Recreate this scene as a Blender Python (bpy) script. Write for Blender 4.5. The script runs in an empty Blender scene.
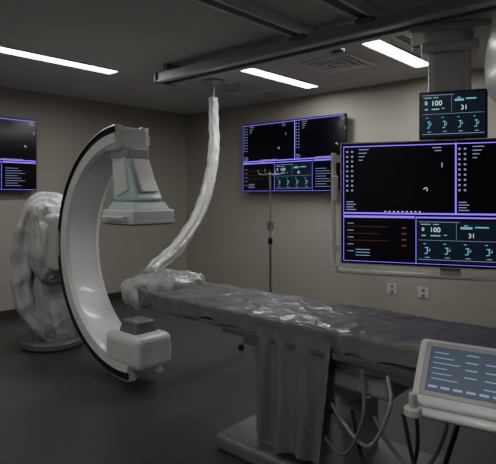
import bpy, bmesh, math, random
from mathutils import Vector, Matrix, noise
random.seed(4)
D=bpy.data; C=bpy.context
H=2.8; XW=5.5; YW=6.3; XB=-1.6; YB=-1.6
# ---------------------------------------------------------------- materials
def mat(name,col,rough=.5,metal=0,bump=None,emi=None,coat=0,vary=None,dist=0.0,trans=0):
    m=D.materials.new(name); m.use_nodes=True
    nt=m.node_tree; b=nt.nodes['Principled BSDF']
    b.inputs['Base Color'].default_value=(*col,1); b.inputs['Roughness'].default_value=rough
    b.inputs['Metallic'].default_value=metal
    b.inputs['Coat Weight'].default_value=coat
    b.inputs['Transmission Weight'].default_value=trans
    if emi:
        b.inputs['Emission Color'].default_value=(*emi[0],1); b.inputs['Emission Strength'].default_value=emi[1]
    tc=None
    if bump or vary: tc=nt.nodes.new('ShaderNodeTexCoord')
    if bump:
        n=nt.nodes.new('ShaderNodeTexNoise'); n.inputs['Scale'].default_value=bump[0]; n.inputs['Detail'].default_value=2
        n.inputs['Distortion'].default_value=dist
        bp=nt.nodes.new('ShaderNodeBump'); bp.inputs['Strength'].default_value=bump[1]; bp.inputs['Distance'].default_value=bump[2]
        nt.links.new(tc.outputs['Object'],n.inputs['Vector']); nt.links.new(n.outputs['Fac'],bp.inputs['Height']); nt.links.new(bp.outputs['Normal'],b.inputs['Normal'])
    if vary:
        n=nt.nodes.new('ShaderNodeTexNoise'); n.inputs['Scale'].default_value=vary[0]; n.inputs['Detail'].default_value=3
        mx=nt.nodes.new('ShaderNodeMix'); mx.data_type='RGBA'
        mx.inputs[6].default_value=(*[c*(1-vary[1]) for c in col],1); mx.inputs[7].default_value=(*[min(1,c*(1+vary[1])) for c in col],1)
        nt.links.new(tc.outputs['Object'],n.inputs['Vector']); nt.links.new(n.outputs['Fac'],mx.inputs[0]); nt.links.new(mx.outputs[2],b.inputs['Base Color'])
    return m
M={}
M['wall']=mat('wall_paint',(.385,.365,.322),.75,bump=(180,.1,.002),vary=(1.2,.03))
M['ceil']=mat('ceiling_paint',(.60,.59,.57),.9,vary=(.8,.03))
M['floor']=mat('floor_vinyl',(.072,.070,.070),.34,vary=(30,.12),bump=(6,.03,.004))
M['base']=mat('baseboard_vinyl',(.05,.048,.045),.5)
M['white']=mat('white_enamel',(.72,.72,.72),.30,coat=.2)
M['offw']=mat('offwhite_plastic',(.56,.56,.555),.4)
M['teal']=mat('teal_plastic',(.52,.68,.65),.35,coat=.2)
M['grey']=mat('grey_plastic',(.18,.18,.185),.45)
M['lgrey']=mat('light_grey_metal',(.40,.40,.40),.4,.1)
M['dark']=mat('dark_rubber',(.018,.018,.02),.45)
M['black']=mat('black_gloss',(.004,.004,.005),.22)
M['screen']=mat('screen_glass',(.0015,.0015,.003),.16,emi=((.1,.1,.3),.006))
M['steel']=mat('brushed_steel',(.55,.55,.56),.28,1)
M['rail']=mat('rail_aluminium',(.38,.375,.365),.45,.2)
M['raild']=mat('rail_dark_grey',(.09,.09,.09),.5)  # plain dark grey of the track slots and wire trough
M['plastic']=mat('draped_plastic_white',(.57,.57,.57),.25,bump=(10,.65,.022),coat=.6,dist=1.3,vary=(6,.12))
M['drape']=mat('clear_plastic_skirt',(.20,.20,.20),.30,bump=(7,.4,.02),coat=.5,dist=1.0,vary=(5,.2))
M['cover']=mat('table_plastic_cover',(.20,.198,.197),.36,bump=(10,.55,.015),coat=.25,dist=1.2,vary=(4,.25))
M['mattress']=mat('mattress_vinyl',(.05,.05,.055),.5)
M['cable']=mat('cable_grey',(.2,.2,.2),.5)
M['lamp']=mat('lamp_diffuser',(.9,.9,.9),.5,emi=((1,.975,.945),33))
M['purple']=mat('pixel_purple',(.02,.01,.05),.5,emi=((.20,.04,.9),1.9))
M['cyan']=mat('pixel_cyan',(.0,.02,.03),.5,emi=((.18,.55,.7),.8))
M['pxw']=mat('pixel_white',(.02,.02,.02),.5,emi=((.7,.76,.85),1.3))
M['pxd']=mat('pixel_dim',(.02,.02,.02),.5,emi=((.30,.38,.66),.7))
M['pxr']=mat('pixel_red',(.02,.0,.0),.5,emi=((.5,.1,.08),.3))
M['panel']=mat('pixel_panel',(.003,.005,.008),.25,emi=((.02,.04,.07),.22))
M['lcd']=mat('touchscreen_lcd',(.010,.014,.02),.45,emi=((.08,.105,.14),.5))
# ---------------------------------------------------------------- helpers
def grp(name,loc=(0,0,0),rz=0,rx=0):
    e=D.objects.new(name,None); C.collection.objects.link(e); e.location=loc; e.rotation_euler=(rx,0,rz); e.empty_display_size=.1
    return e
def add(name,me,p,mats,loc=(0,0,0),rot=(0,0,0),smooth=False,bev=0,seg=3):
    o=D.objects.new(name,me); C.collection.objects.link(o)
    o.location=loc; o.rotation_euler=rot
    if p: o.parent=p
    if not isinstance(mats,(list,tuple)): mats=[mats]
    for m in mats: me.materials.append(M[m])
    if smooth:
        for f in me.polygons: f.use_smooth=True
    if bev:
        b=o.modifiers.new('bevel','BEVEL'); b.width=bev; b.segments=seg; b.limit_method='ANGLE'; b.angle_limit=math.radians(40)
    return o
def mesh(vs,fs,name='m'):
    me=D.meshes.new(name); me.from_pydata([tuple(v) for v in vs],[],fs); me.update()
    bm=bmesh.new(); bm.from_mesh(me); bmesh.ops.recalc_face_normals(bm,faces=bm.faces); bm.to_mesh(me); bm.free()
    return me
def box(name,p,loc,size,m,bev=0,rot=(0,0,0),seg=3,taper=None,shear=0):
    x,y,z=[s/2 for s in size]; tx,ty=taper or (1,1)
    vs=[(-x,-y,-z),(x,-y,-z),(x,y,-z),(-x,y,-z),(-x*tx,-y*ty+shear,z),(x*tx,-y*ty+shear,z),(x*tx,y*ty+shear,z),(-x*tx,y*ty+shear,z)]
    fs=[(0,3,2,1),(4,5,6,7),(0,1,5,4),(1,2,6,5),(2,3,7,6),(3,0,4,7)]
    return add(name,mesh(vs,fs),p,m,loc,rot,bev=bev,seg=seg)
def lathe(name,p,loc,prof,m,rot=(0,0,0),n=40):
    vs=[];fs=[]
    for r,z in prof:
        for i in range(n):
            a=2*math.pi*i/n; vs.append((max(r,1e-4)*math.cos(a),max(r,1e-4)*math.sin(a),z))
    for k in range(len(prof)-1):
        for i in range(n):
            j=(i+1)%n; fs.append((k*n+i,k*n+j,(k+1)*n+j,(k+1)*n+i))
    fs.append(tuple(range(n))); fs.append(tuple((len(prof)-1)*n+i for i in range(n)))
    o=add(name,mesh(vs,fs),p,m,loc,rot)
    for f in o.data.polygons: f.use_smooth=len(f.vertices)==4
    e=o.modifiers.new('es','EDGE_SPLIT'); e.split_angle=math.radians(38)
    return o
def cyl(name,p,loc,r,h,m,rot=(0,0,0),b=.004,n=32):
    b=min(b,r*.3,h*.3)
    return lathe(name,p,loc,[(r-b,-h/2),(r,-h/2+b),(r,h/2-b),(r-b,h/2)],m,rot,n)
def catmull(pts,n=12):
    P=[Vector(p) for p in pts]; P=[2*P[0]-P[1]]+P+[2*P[-1]-P[-2]]; out=[]
    for i in range(1,len(P)-2):
        a,b,c,d=P[i-1:i+3]
        for k in range(n):
            t=k/n; out.append(.5*((2*b)+(c-a)*t+(2*a-5*b+4*c-d)*t*t+(3*b-a-3*c+d)*t**3))
    out.append(P[-2]); return out
def tube(name,p,pts,r,m,n=12,res=10,wr=0,wf=10,rf=None):
    path=catmull(pts,res) if len(pts)>2 else [Vector(a) for a in pts]
    vs=[];fs=[]; up=None; L=len(path); dist=0
    for i,c in enumerate(path):
        if i: dist+=(c-path[i-1]).length
        t=(path[min(i+1,L-1)]-path[max(i-1,0)]).normalized()
        if up is None: up=t.orthogonal().normalized()
        up=(up-up.dot(t)*t).normalized(); s=t.cross(up)
        rr=(rf(i/(L-1)) if rf else 1)*r
        for k in range(n):
            a=2*math.pi*k/n; d=up*math.cos(a)+s*math.sin(a)
            q=rr
            if wr:   # long folds running down the sleeve, slowly twisting
                tw=2.2*noise.noise(Vector((dist*1.6,0,3)))
                q+=wr*(.55*math.cos(4*a+tw*2)+.35*math.cos(7*a-tw*3+1)+.5*noise.noise(Vector((dist*4,math.cos(a),math.sin(a))))+.35*math.sin(dist*wf*3+1.5*math.sin(a+tw))+.5*noise.noise(Vector((dist*11,math.cos(a)*1.5,math.sin(a)*1.5))))
            vs.append(c+d*q)
    for i in range(L-1):
        for k in range(n):
            j=(k+1)%n; fs.append((i*n+k,i*n+j,(i+1)*n+j,(i+1)*n+k))
    fs.append(tuple(range(n))); fs.append(tuple((L-1)*n+k for k in range(n)))
    return add(name,mesh(vs,fs),p,m,smooth=True)
def lump(name,p,loc,size,m,ex=.6,amp=.02,f=6,nu=110,nv=64,rot=(0,0,0),zs=.25):
    vs=[];fs=[]
    sg=lambda v,e:math.copysign(abs(v)**e,v)
    for j in range(nv+1):
        ph=-math.pi/2+math.pi*j/nv
        for i in range(nu):
            th=2*math.pi*i/nu
            v=Vector((size[0]/2*sg(math.cos(ph),ex)*sg(math.cos(th),ex),size[1]/2*sg(math.cos(ph),ex)*sg(math.sin(th),ex),size[2]/2*sg(math.sin(ph),ex)))
            w=v+Vector(loc); w=Vector((w.x+.12*w.z,w.y,w.z*zs))
            k=noise.noise(w*f)+.5*noise.noise(w*f*2.1)+.7*(1-abs(noise.noise(w*f*1.4+Vector((3,1,5))))*2)+.35*(1-abs(noise.noise(w*f*3+Vector((8,1,5))))*2)
            dn=Vector((v.x/size[0],v.y/size[1],v.z/size[2])); dn=dn.normalized() if dn.length>0 else dn
            vs.append(v+dn*amp*k)
    for j in range(nv):
        for i in range(nu):
            a=(i+1)%nu; fs.append((j*nu+i,j*nu+a,(j+1)*nu+a,(j+1)*nu+i))
    return add(name,mesh(vs,fs),p,m,loc,rot,smooth=True)
# ---------------------------------------------------------------- room
box('floor',None,((XB+XW)/2,(YB+YW)/2,-.05),(XW-XB+.4,YW-YB+.4,.1),'floor')
box('ceiling',None,((XB+XW)/2,(YB+YW)/2,H+.05),(XW-XB+.4,YW-YB+.4,.1),'ceil')
box('wall_east',None,(XW+.1,(YB+YW)/2,H/2),(.2,YW-YB+.4,H),'wall')
box('wall_north',None,((XB+XW)/2,YW+.1,H/2),(XW-XB,.2,H),'wall')
box('wall_west',None,(XB-.1,(YB+YW)/2,H/2),(.2,YW-YB+.4,H),'wall')
box('wall_south',None,((XB+XW)/2,YB-.1,H/2),(XW-XB,.2,H),'wall')
box('baseboard_east',None,(XW-.006,(YB+YW)/2,.055),(.012,YW-YB,.11),'base')
box('baseboard_north',None,((XB+XW)/2,YW-.006,.055),(XW-XB-.02,.012,.11),'base')
# ceiling light fixtures, plus added fill ones out of view
def fixture(x0,x1,y):
    g=grp('ceiling_or_fill_light',((x0+x1)/2,y,H)); L=x1-x0
    for s in(-1,1):
        box('trim_side',g,(0,s*.088,-.008),(L+.04,.016,.016),'white',.003)
        box('trim_end',g,(s*(L/2+.012),0,-.008),(.016,.16,.016),'white',.003)
    box('diffuser',g,(0,0,-.005),(L,.15,.008),'lamp')
fixture(1.83,3.05,4.66); fixture(3.84,5.06,3.53); fixture(3.75,4.97,2.12)
fixture(-.6,.62,3.6); fixture(-.6,.62,.6)  # unseen fixtures, added as fill to brighten the room
# ceiling vents
def vent(x,y,s=.56):
    g=grp('ceiling_vent',(x,y,H))
    for k in range(4):
        a=s/2-k*.07
        for sx,sy,lx,ly in((0,a,2*a,.03),(0,-a,2*a,.03),(a,0,.03,2*a),(-a,0,.03,2*a)):
            box('louver',g,(sx,sy,-.008-.004*k),(lx+.03 if lx>.03 else lx,ly,.012),'white',.002)
    box('backing',g,(0,0,-.003),(s-.02,s-.02,.004),'lgrey')
vent(4.35,2.72,.5); vent(4.6,4.3,.5)
g=grp('ceiling_speaker',(5.1,4.2,H)); lathe('grille',g,(0,0,0),[(.11,0),(.11,-.006),(.09,-.014),(.02,-.016)],'lgrey')
g=grp('wall_vent',(XW,2.03,2.60))
box('frame',g,(-.01,0,0),(.02,.36,.30),'white',.004)
for k in range(9): box('slat',g,(-.024,0,-.12+k*.03),(.012,.32,.008),'grey',rot=(0,.5,0))
for y in(2.72,2.35):
    g=grp('wall_outlet',(XW,y,.42)); box('plate',g,(-.004,0,0),(.008,.12,.12),'offw',.002)
    for s in(-1,1): box('socket',g,(-.010,0,s*.028),(.005,.034,.03),'grey')
# ---------------------------------------------------------------- ceiling rails
g=grp('ceiling_rail_system',(0,0,H))
for y,x0,x1 in((2.36,.2,3.75),(1.78,.2,4.1)):
    box('track',g,((x0+x1)/2,y,-.03),(x1-x0,.13,.06),'white',.004)
    for s in(-1,1): box('track_lip',g,((x0+x1)/2,y+s*.052,-.067),(x1-x0,.026,.016),'white',.002)
    box('track_slot',g,((x0+x1)/2,y,-.064),(x1-x0-.04,.06,.008),'raild')
    for x in(x0,x1): box('end_stop',g,(x,y,-.045),(.02,.14,.09),'grey',.004)
for s in(-1,1):
    box('bridge_beam',g,(3.31+s*.085,2.3,-.115),(.05,3.7,.08),'rail',.006)
    box('bridge_flange',g,(3.31+s*.085,2.3,-.16),(.075,3.7,.012),'offw',.002)
for y in(.47,4.13): box('bridge_end',g,(3.31,y,-.12),(.26,.04,.1),'grey',.008)
for y in(1.78,2.36): box('trolley',g,(3.31,y,-.085),(.3,.14,.03),'grey',.004)
box('wire_trough',g,(3.31,2.9,-.10),(.08,2.3,.04),'raild',.004)
box('hanger',g,(3.31,4.0,-.04),(.2,.06,.08),'grey',.004)
# ---------------------------------------------------------------- monitors
def txt(p,s,x,z,size,m,y):
    cu=D.curves.new('text','FONT'); cu.body=s; cu.size=size; cu.offset=-size*.008
    o=D.objects.new('readout_text',cu); C.collection.objects.link(o); o.parent=p; o.location=(x,y,z); o.rotation_euler=(math.pi/2,0,0)
    cu.materials.append(M[m]); return o
def quads(name,p,rects,m,y):
    vs=[];fs=[]
    for x,z,w,h in rects:
        k=len(vs); vs+=[(x,y,z),(x+w,y,z),(x+w,y,z+h),(x,y,z+h)]; fs.append((k,k+1,k+2,k+3))
    me=D.meshes.new(name); me.from_pydata(vs,[],fs); me.update()
    return add(name,me,p,m)
def vitals(p,x0,z0,w,h,y):
    quads('vitals_panel',p,[(x0,z0,w,h)],'panel',y)
    y-=.0006
    quads('vitals_divider',p,[(x0+w*.02,z0+h*.52,w*.96,h*.008),(x0+w*.48,z0+h*.56,w*.004,h*.38),(x0+w*.02,z0+h*.95,w*.5,h*.012),(x0+w*.02,z0+h*.06,w*.96,h*.012)],'pxd',y)
    txt(p,'0',x0+w*.06,z0+h*.74,h*.12,'pxw',y); txt(p,'100',x0+w*.16,z0+h*.72,h*.16,'pxw',y); txt(p,'31',x0+w*.62,z0+h*.60,h*.15,'pxw',y)
    tw=[(x0+w*.05,z0+h*.89,w*.12,h*.02),(x0+w*.2,z0+h*.89,w*.07,h*.02),(x0+w*.53,z0+h*.80,w*.14,h*.05),(x0+w*.70,z0+h*.83,w*.16,h*.03),(x0+w*.57,z0+h*.87,w*.05,h*.02),
        (x0+w*.06,z0+h*.62,w*.05,h*.03),(x0+w*.17,z0+h*.62,w*.12,h*.03),(x0+w*.33,z0+h*.64,w*.04,h*.02)]
    quads('vitals_bars',p,tw,'cyan',y)
    ic=[]
    for k in range(4):
        cx=x0+w*(.13+.245*k)
        ic+=[(cx-w*.035,z0+h*.2,w*.03,h*.02),(cx-w*.006,z0+h*.21,w*.011,h*.15),(cx-w*.03,z0+h*.34,w*.045,h*.02),(cx+w*.012,z0+h*.27,w*.02,h*.018),(cx+w*.026,z0+h*.27,w*.008,h*.06)]
    quads('vitals_icons',p,ic,'cyan',y)
    quads('vitals_marks',p,[(x0+w*(.08+.245*k),z0+h*.43,w*.035,h*.02) for k in range(4)]+[(x0+w*(.1+.245*k),z0+h*.11,w*.06,h*.018) for k in range(4)],'pxd',y)
def content(p,W,Hh,y,vx=.52,hz=.59):
    X=lambda f:-W/2+f*W; Z=lambda f:Hh/2-f*Hh
    L=W*.0045
    quads('purple_lines',p,[(X(0),Z(hz),W,L*1.7),(X(vx),Z(hz),L*1.5,Hh*hz),(X(0),Z(.012),W,L*.9),(X(.345),Z(1),L*.6,Hh*(1-hz-.03)),(X(.72),Z(1),L*.6,Hh*(1-hz-.03)),
        (X(0),Z(hz+.032),W*.34,Hh*.018),(X(.345),Z(hz+.030),W*.375,Hh*.012),(X(.73),Z(hz+.032),W*.27,Hh*.018),(X(0),Z(1),W,L*.5),(X(0),Z(1),L*.5,Hh)],'purple',y)
    for ox in(.0,vx):
        quads('image_icons',p,[(X(ox+.014+.024*(k%2)),Z(.06+.042*(k//2)),W*.010,Hh*.015) for k in range(18)],'pxd',y)
        quads('image_bars',p,[(X(ox+.075),Z(.04+.03*k),W*(.05-.01*k),Hh*.007) for k in range(4)]+[(X(ox+.015),Z(.49+.022*k),W*(.035+.012*(k%2)),Hh*.007) for k in range(4)]+[(X(ox+.46),Z(.2),W*.006,Hh*.04),(X(ox+.42),Z(.04),W*.04,Hh*.007),(X(ox+.43),Z(.065),W*.03,Hh*.007)],'pxd',y)
        quads('image_hash',p,[(X(ox+.38),Z(.38),W*.005,Hh*.006),(X(ox+.395),Z(.395),W*.003,Hh*.02),(X(ox+.385),Z(.37),W*.012,Hh*.005)],'pxw',y)
        quads('image_foot',p,[(X(ox+.2+.02*k),Z(hz-.020),W*.008,Hh*.006) for k in range(9)],'pxw',y)
    quads('trace_list',p,[(X(.02),Z(.70+.06*k),W*(.16 if k%2 else .2),Hh*.003) for k in range(3)],'pxr',y)
    quads('trace_labels',p,[(X(.02),Z(.675+.06*k),W*.03,Hh*.006) for k in range(5)]+[(X(.06),Z(.90+.025*k),W*.07,Hh*.006) for k in range(3)],'pxd',y)
    quads('trace_nums',p,[(X(.28),Z(.71+.05*k),W*.022,Hh*.012) for k in range(4)],'pxr',y)
    vitals(p,X(.35),Z(.985),W*.365,Hh*(.985-hz-.045),y)
    quads('right_rows',p,[(X(.75),Z(.70+.035*k),W*(.1+.03*(k%3)),Hh*.006) for k in range(8)],'pxd',y)
def monitor(name,loc,rz,W,Hh,T=.06,bez=.014,kind='multi',hm='dark',rear=True,**kw):
    g=grp(name,loc,rz)
    box('housing',g,(0,.004,0),(W,T,Hh),hm,.006)
    box('front_bezel',g,(0,-T/2+.004,0),(W-.016,.004,Hh-.016),'black')
    box('screen_glass',g,(0,-T/2+.002,0),(W-2*bez,.004,Hh-2*bez),'screen')
    y=-T/2-.0010
    if kind=='multi': content(g,W-2*bez,Hh-2*bez,y,**kw)
    else: vitals(g,-W/2+bez,-Hh/2+bez,W-2*bez,Hh-2*bez,y)
    if rear: box('rear_electronics',g,(0,T/2+.012,-.02),(W*.55,.03,Hh*.6),'grey',.01)
    return g
# local -Y is the screen side
g=monitor('wall_mounted_monitor',(2.19,YW-.115,1.985),0,1.50,.87)
box('wall_bracket',g,(0,.085,0),(.5,.06,.4),'grey',.004)
g=monitor('wall_mounted_monitor',(XW-.115,4.10,2.015),math.radians(-90),1.67,.95,vx=.55,hz=.56)
box('wall_bracket',g,(0,.085,0),(.5,.06,.4),'grey',.004)
rz=math.atan2(-.9267,.3756)
g=monitor('large_display_monitor',(3.222,1.205,1.445),rz,1.36,.80,T=.08,bez=.022,hm='offw')
tube('grab_frame',g,[(-.735,.02,.34),(-.735,.02,0),(-.735,.02,-.36),(-.715,.02,-.43),(-.65,.02,-.455),(0,.02,-.46),(.65,.02,-.455),(.715,.02,-.43),(.735,.02,-.36),(.735,.02,0),(.735,.02,.34)],.017,'white',12)
for s in(-1,1):
    for z in(.3,-.3): box('frame_clip',g,(s*.71,.02,z),(.06,.035,.05),'offw',.006)
box('handle_left',g,(-.715,-.03,.1),(.035,.04,.17),'white',.01)
box('frame_clip_bottom',g,(0,.02,-.43),(.12,.03,.06),'offw',.006)
g=monitor('vitals_monitor',(3.262,1.205,2.005),rz,.40,.30,T=.05,bez=.012,kind='v',rear=False)
# boom
g=grp('monitor_suspension_boom',(3.46,1.30,0),rz)
box('column',g,(0,.06,2.18),(.27,.16,.58),'white',.02)
box('column_seam',g,(0,-.022,2.3),(.20,.01,.3),'offw',.004)
box('spine',g,(0,.06,1.55),(.18,.12,.7),'grey',.02)
box('mount_plate',g,(0,-.03,1.45),(.5,.06,.4),'grey',.01)
box('collar',g,(0,.06,2.49),(.36,.26,.07),'offw',.02)
cyl('rotary_joint',g,(0,.06,2.55),.15,.08,'offw')
box('carriage',g,(0,.06,2.608),(.5,.34,.05),'lgrey',.015)
# surgical light
LP=(2.80,.775,2.19); LR=math.radians(-38)
g=grp('surgical_light',LP,LR)
lathe('lamp_head',g,(0,0,0),[(.02,.06),(.12,.055),(.19,.03),(.22,0),(.215,-.02),(.18,-.028),(.01,-.03)],'white',(math.radians(90),0,math.radians(75)))
tube('yoke',g,[(.05,0,0),(.12,0,.1),(.12,0,.25),(.05,0,.33)],.018,'offw')
g2=D.objects.new('lamp_arm',None); C.collection.objects.link(g2)
g2.parent=g; g2.matrix_parent_inverse=(Matrix.Translation(LP)@Matrix.Rotation(LR,4,'Z')).inverted()
tube('spring_arm',g2,[(2.86,.73,2.53),(3.45,.45,2.60),(3.95,.35,2.62)],.045,'offw')
cyl('post',g2,(3.95,.35,2.70),.05,.2,'offw'); cyl('ceiling_flange',g2,(3.95,.35,2.78),.14,.04,'offw'); cyl('joint',g2,(2.86,.73,2.52),.055,.1,'offw')
# ---------------------------------------------------------------- C-arm
CX,CY,CZ=2.43,3.36,1.07
g=grp('c_arm_x_ray_machine',(CX,CY,0))
prof=[(-.165,.985,0),(-.172,.973,1),(-.160,.968,1),(-.160,.925,1),(-.172,.920,0),(-.165,.845,0),(-.13,.83,0),(-.09,.84,0),(.09,.84,0),(.13,.83,0),(.165,.845,0),(.172,.91,1),(.16,.915,1),(.16,.96,0),(.172,.965,0),(.165,.985,0),(.10,.99,1),(.09,.975,1),(-.09,.975,1),(-.10,.99,0)]
vs=[];fs=[];mi=[];n=len(prof);NS=96
for i in range(NS+1):
    th=math.radians(-96+181*i/NS)
    for x,r,_ in prof: vs.append((x,r*math.cos(th),CZ+r*math.sin(th)))
for i in range(NS):
    for k in range(n):
        j=(k+1)%n; fs.append((i*n+k,i*n+j,(i+1)*n+j,(i+1)*n+k)); mi.append(prof[k][2])
fs.append(tuple(range(n)));mi.append(0);fs.append(tuple(NS*n+k for k in range(n)));mi.append(0)
o=add('c_arc',mesh(vs,fs),g,['white','dark'])
for f,m_ in zip(o.data.polygons,mi): f.material_index=m_; f.use_smooth=True
e=o.modifiers.new('es','EDGE_SPLIT'); e.split_angle=math.radians(30)
# detector
box('top_end_housing',g,(0,.19,1.945),(.30,.26,.19),'offw',.03)
box('detector_neck',g,(0,.12,1.83),(.22,.24,.10),'lgrey',.02)
box('detector_column',g,(0,.0,1.635),(.28,.32,.37),'teal',.035,taper=(.72,.70),seg=4,shear=.13)
box('column_front_panel',g,(-.124,.06,1.645),(.02,.16,.28),'white',.008,rot=(-.33,.105,0))
box('column_face_panel',g,(0,-.090,1.65),(.15,.02,.28),'white',.008,rot=(-.43,0,0))
box('detector_shoulder',g,(0,0,1.415),(.36,.38,.07),'teal',.02,taper=(.8,.8))
box('flat_detector',g,(0,0,1.345),(.40,.41,.085),'white',.018)
box('detector_rim',g,(0,0,1.295),(.41,.42,.03),'teal',.008)
box('detector_face',g,(0,0,1.276),(.37,.38,.012),'grey',.002)
tube('detector_handle',g,[(-.20,-.12,1.33),(-.24,-.12,1.33),(-.24,.12,1.33),(-.20,.12,1.33)],.012,'white')
# tube assembly
box('tube_housing',g,(0,0,.30),(.34,.46,.26),'white',.06,seg=4)
box('collimator',g,(0,0,.47),(.22,.24,.1),'grey',.02,taper=(.8,.8))
box('tube_mount',g,(0,.06,.16),(.26,.3,.1),'offw',.02)
# carrier + stand
box('arc_carrier',g,(.0,1.08,1.07),(.40,.24,.52),'offw',.05,seg=4)
cyl('pivot_drum',g,(0,1.28,1.07),.20,.24,'offw',(math.pi/2,0,0),.03)
lump('stand_drape',g,(.10,1.54,.74),(.46,.44,1.42),'plastic',.55,.032,7,zs=.4)
lump('carrier_drape',g,(.0,1.28,1.08),(.46,.38,.78),'plastic',.6,.030,8,zs=.45)
tube('hose_sleeve',g,[(.04,1.22,1.33),(-.02,1.32,1.42),(-.14,1.45,1.37),(-.21,1.54,1.08),(-.22,1.56,.7),(-.18,1.53,.4),(-.04,1.46,.2)],.10,'plastic',48,20,.022,9)
cyl('floor_turntable',g,(.08,1.54,.04),.30,.08,'grey',(0,0,0),.02)
# ---------------------------------------------------------------- draped ceiling hose
g=grp('draped_ceiling_cable_boom',(0,0,0))
lathe('ceiling_rosette',g,(4.04,4.18,H),[(.12,0),(.12,-.02),(.07,-.05),(.03,-.06)],'lgrey')
cyl('drop_post',g,(4.04,4.18,2.66),.022,.26,'grey')
tube('sleeve',g,[(4.04,4.18,2.60),(4.03,4.16,2.34),(3.92,4.04,2.04),(3.76,3.92,1.72),(3.48,3.80,1.32),(3.12,3.72,1.0),(2.86,3.66,.87),(2.70,3.58,.82)],.060,'plastic',48,20,.009,11,rf=lambda t:.85+.25*t)
# ---------------------------------------------------------------- patient table
TX=2.42; TZ=.85
g=grp('patient_table',(TX,1.75,0))
def halfw(y):
    if y>1.05: 
        t=(y-1.05)/.4; return .27*(1-.45*t*t)
    return .28
def sect(name,zs,off,m,amp,ny=220,nx=56,hang=.0,y0=-1.42,y1=1.43):
    vs=[];fs=[]
    for i in range(ny+1):
        y=y0+(y1-y0)*i/ny; w=halfw(y)+off
        for k in range(nx+1):
            u=k/nx; s=u*2-1
            a=min(1,abs(s)/.72)
            if abs(s)<=.72: x=math.copysign(w*a,s); z=zs+off*.3-.012*a**6
            else:
                t=(abs(s)-.72)/.28; hg=hang*(1+.5*noise.noise(Vector((y*3,s,0)))+.3*noise.noise(Vector((y*9,s*2,4))))
                x=math.copysign(w+.006*math.sin(y*40+3*noise.noise(Vector((y*4,0,0))))*t,s); z=zs-.012-hg*t
            v=Vector((x,y,z))
            r1=1-min(1,abs(noise.noise(Vector((v.x*6+v.y*2,v.y*3-v.x*2,2))))*5)
            r2=1-min(1,abs(noise.noise(Vector((v.x*5-v.y*4,v.y*5+v.x*3,9))))*6)
            d=amp*(.35*noise.noise(v*6)+.9*r1+.7*r2)
            v.z+=d if abs(s)<.72 else d*.3
            vs.append(v)
    for i in range(ny):
        for k in range(nx): fs.append((i*(nx+1)+k,i*(nx+1)+k+1,(i+1)*(nx+1)+k+1,(i+1)*(nx+1)+k))
    return add(name,mesh(vs,fs),g,m,smooth=True)
def slab(name,z,t,off,m):
    pts=[]; 
    for i in range(30): y=-1.42+2.84*i/29; pts.append((halfw(y)+off,y))
    pl=pts+[(-x,y) for x,y in reversed(pts)]; n=len(pl)
    vs=[(x,y,z-t/2) for x,y in pl]+[(x,y,z+t/2) for x,y in pl]
    fs=[tuple(range(n)),tuple(range(n,2*n))]+[(i,(i+1)%n,n+(i+1)%n,n+i) for i in range(n)]
    return add(name,mesh(vs,fs),g,m,bev=.008)
slab('carbon_tabletop',TZ-.115,.03,0,'grey'); slab('mattress',TZ-.065,.06,-.01,'mattress')
sect('plastic_cover',TZ-.01,.012,'cover',.008,hang=.085)
lump('bunched_sheet',g,(0,1.22,TZ+.0),(.50,.40,.12),'plastic',.7,.022,9,zs=1)
lump('bunched_sheet_fold',g,(-.18,1.36,TZ-.06),(.14,.22,.20),'plastic',.7,.022,9,zs=.5)
for s in(-1,1):
    box('accessory_rail',g,(s*.315,-.5,TZ-.125),(.012,1.7,.03),'steel',.002)
    for y in(-1.2,-.6,0,.25): box('rail_standoff',g,(s*.298,y,TZ-.125),(.03,.03,.02),'steel',.002)
box('under_frame',g,(0,-.45,TZ-.18),(.40,1.5,.10),'lgrey',.02)
box('slide_housing',g,(0,-.25,TZ-.27),(.44,.8,.10),'lgrey',.03)
box('column_upper',g,(0,-.1,.44),(.34,.46,.30),'offw',.04)
box('column_lower',g,(0,-.1,.22),(.42,.56,.34),'lgrey',.04)
box('floor_base',g,(0,-.15,.05),(.62,1.15,.10),'grey',.03)
vs=[];fs=[];ny,nz=120,36
for i in range(ny+1):
    y=-.40+.50*i/ny
    for k in range(nz+1):
        t=k/nz; z=TZ-.06-t*(.60+.08*noise.noise(Vector((y*4,0,1))))
        x=-.320-.02*t-.018*(.5+.8*t)*math.sin(y*44+3*noise.noise(Vector((y*3,t*.8,0))))-.012*noise.noise(Vector((y*8,t*1.5,3)))
        vs.append((x,y*(1-.12*t),z))
for i in range(ny):
    for k in range(nz): fs.append((i*(nz+1)+k,(i+1)*(nz+1)+k,(i+1)*(nz+1)+k+1,i*(nz+1)+k+1))
add('side_drape',mesh(vs,fs),g,'drape',smooth=True)
for i,(y,dz,m_) in enumerate(((-.55,.0,'cable'),(-.68,.08,'lgrey'),(-.8,-.08,'dark'),(-.92,.05,'cable'))):
    tube('cable_%d'%(i+1),g,[(-.30,y,TZ-.16),(-.36,y-.04,.50+dz),(-.33,y+.08,.28+dz),(-.28,y+.25,.33+dz),(-.22,y+.35,.45)],.009,m_,8)
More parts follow.
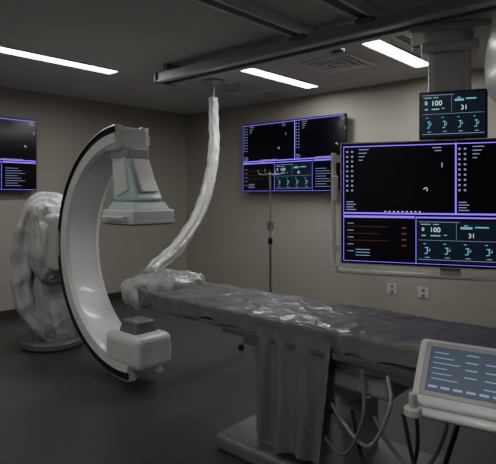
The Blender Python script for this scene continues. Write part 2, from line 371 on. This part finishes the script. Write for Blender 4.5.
# ---------------------------------------------------------------- touchscreen console
g=grp('touchscreen_control_console',(1.855,.64,.85),rz=math.radians(-80))
tilt=math.radians(-42)
k=D.objects.new('head',None); C.collection.objects.link(k); k.parent=g; k.rotation_euler=(tilt,0,0)
box('housing',k,(0,0,0),(.34,.04,.26),'white',.018,seg=4)
box('bezel',k,(0,-.021,.010),(.29,.004,.205),'lgrey',.002)
box('lcd',k,(0,-.0245,.010),(.25,.003,.17),'lcd')
quads('ui_rows',k,[(-.11,.07-.02*i,.05+.02*(i%3),.003) for i in range(6)]+[(.0,.075-.028*i,.04,.004) for i in range(4)]+[(.065,.05-.03*i,.045,.004) for i in range(4)],'pxd',-.0268)
quads('ui_buttons',k,[(-.115+.042*i,-.062,.030,.008) for i in range(6)],'pxd',-.0268)
cyl('joystick_base',g,(-.15,-.13,-.10),.03,.03,'offw'); cyl('joystick',g,(-.15,-.13,-.065),.014,.06,'offw')
box('handle_bar',k,(0,-.01,-.15),(.30,.03,.035),'white',.012)
box('support_neck',g,(0,.11,-.10),(.06,.20,.05),'grey',.01)
box('rail_clamp',g,(.0,.215,-.12),(.09,.06,.10),'grey',.01)
tube('console_cable',g,[(0,.05,-.06),(-.05,.02,-.25),(-.12,.1,-.45),(-.22,.22,-.5),(-.3,.3,-.3)],.009,'dark',8)
# ---------------------------------------------------------------- IV pole
g=grp('iv_pole',(3.86,3.19,0))
cyl('pole_lower',g,(0,0,.55),.014,1.0,'steel'); cyl('pole_upper',g,(0,0,1.35),.009,.75,'steel'); cyl('height_collar',g,(0,0,1.05),.022,.06,'dark')
for a in range(5):
    t=a*math.tau/5; c,s=math.cos(t),math.sin(t)
    tube('leg_%d'%(a+1),g,[(0,0,.10),(c*.14,s*.14,.09),(c*.29,s*.29,.065)],.012,'steel',8)
    cyl('caster_%d'%(a+1),g,(c*.29,s*.29,.03),.03,.022,'dark',(math.pi/2,0,t))
cyl('hub',g,(0,0,.10),.035,.06,'steel')
for a in range(4):
    t=a*math.tau/4+.3; c,s=math.cos(t),math.sin(t)
    tube('hook_%d'%(a+1),g,[(0,0,1.71),(c*.06,s*.06,1.70),(c*.12,s*.12,1.71),(c*.13,s*.13,1.75)],.005,'steel',8)
box('pole_clamp',g,(0,0,1.2),(.05,.05,.08),'grey',.006)
# ---------------------------------------------------------------- world + camera
w=D.worlds.new('world'); C.scene.world=w; w.use_nodes=True
w.node_tree.nodes['Background'].inputs[0].default_value=(.02,.02,.02,1)
cam=D.cameras.new('camera'); co=D.objects.new('camera',cam); C.collection.objects.link(co); C.scene.camera=co
co.location=(0,0,1.5); co.rotation_euler=(math.radians(90),0,math.radians(42.06-90))
cam.sensor_width=36; cam.lens=512/496*36; cam.shift_y=-37/496; cam.clip_start=.05
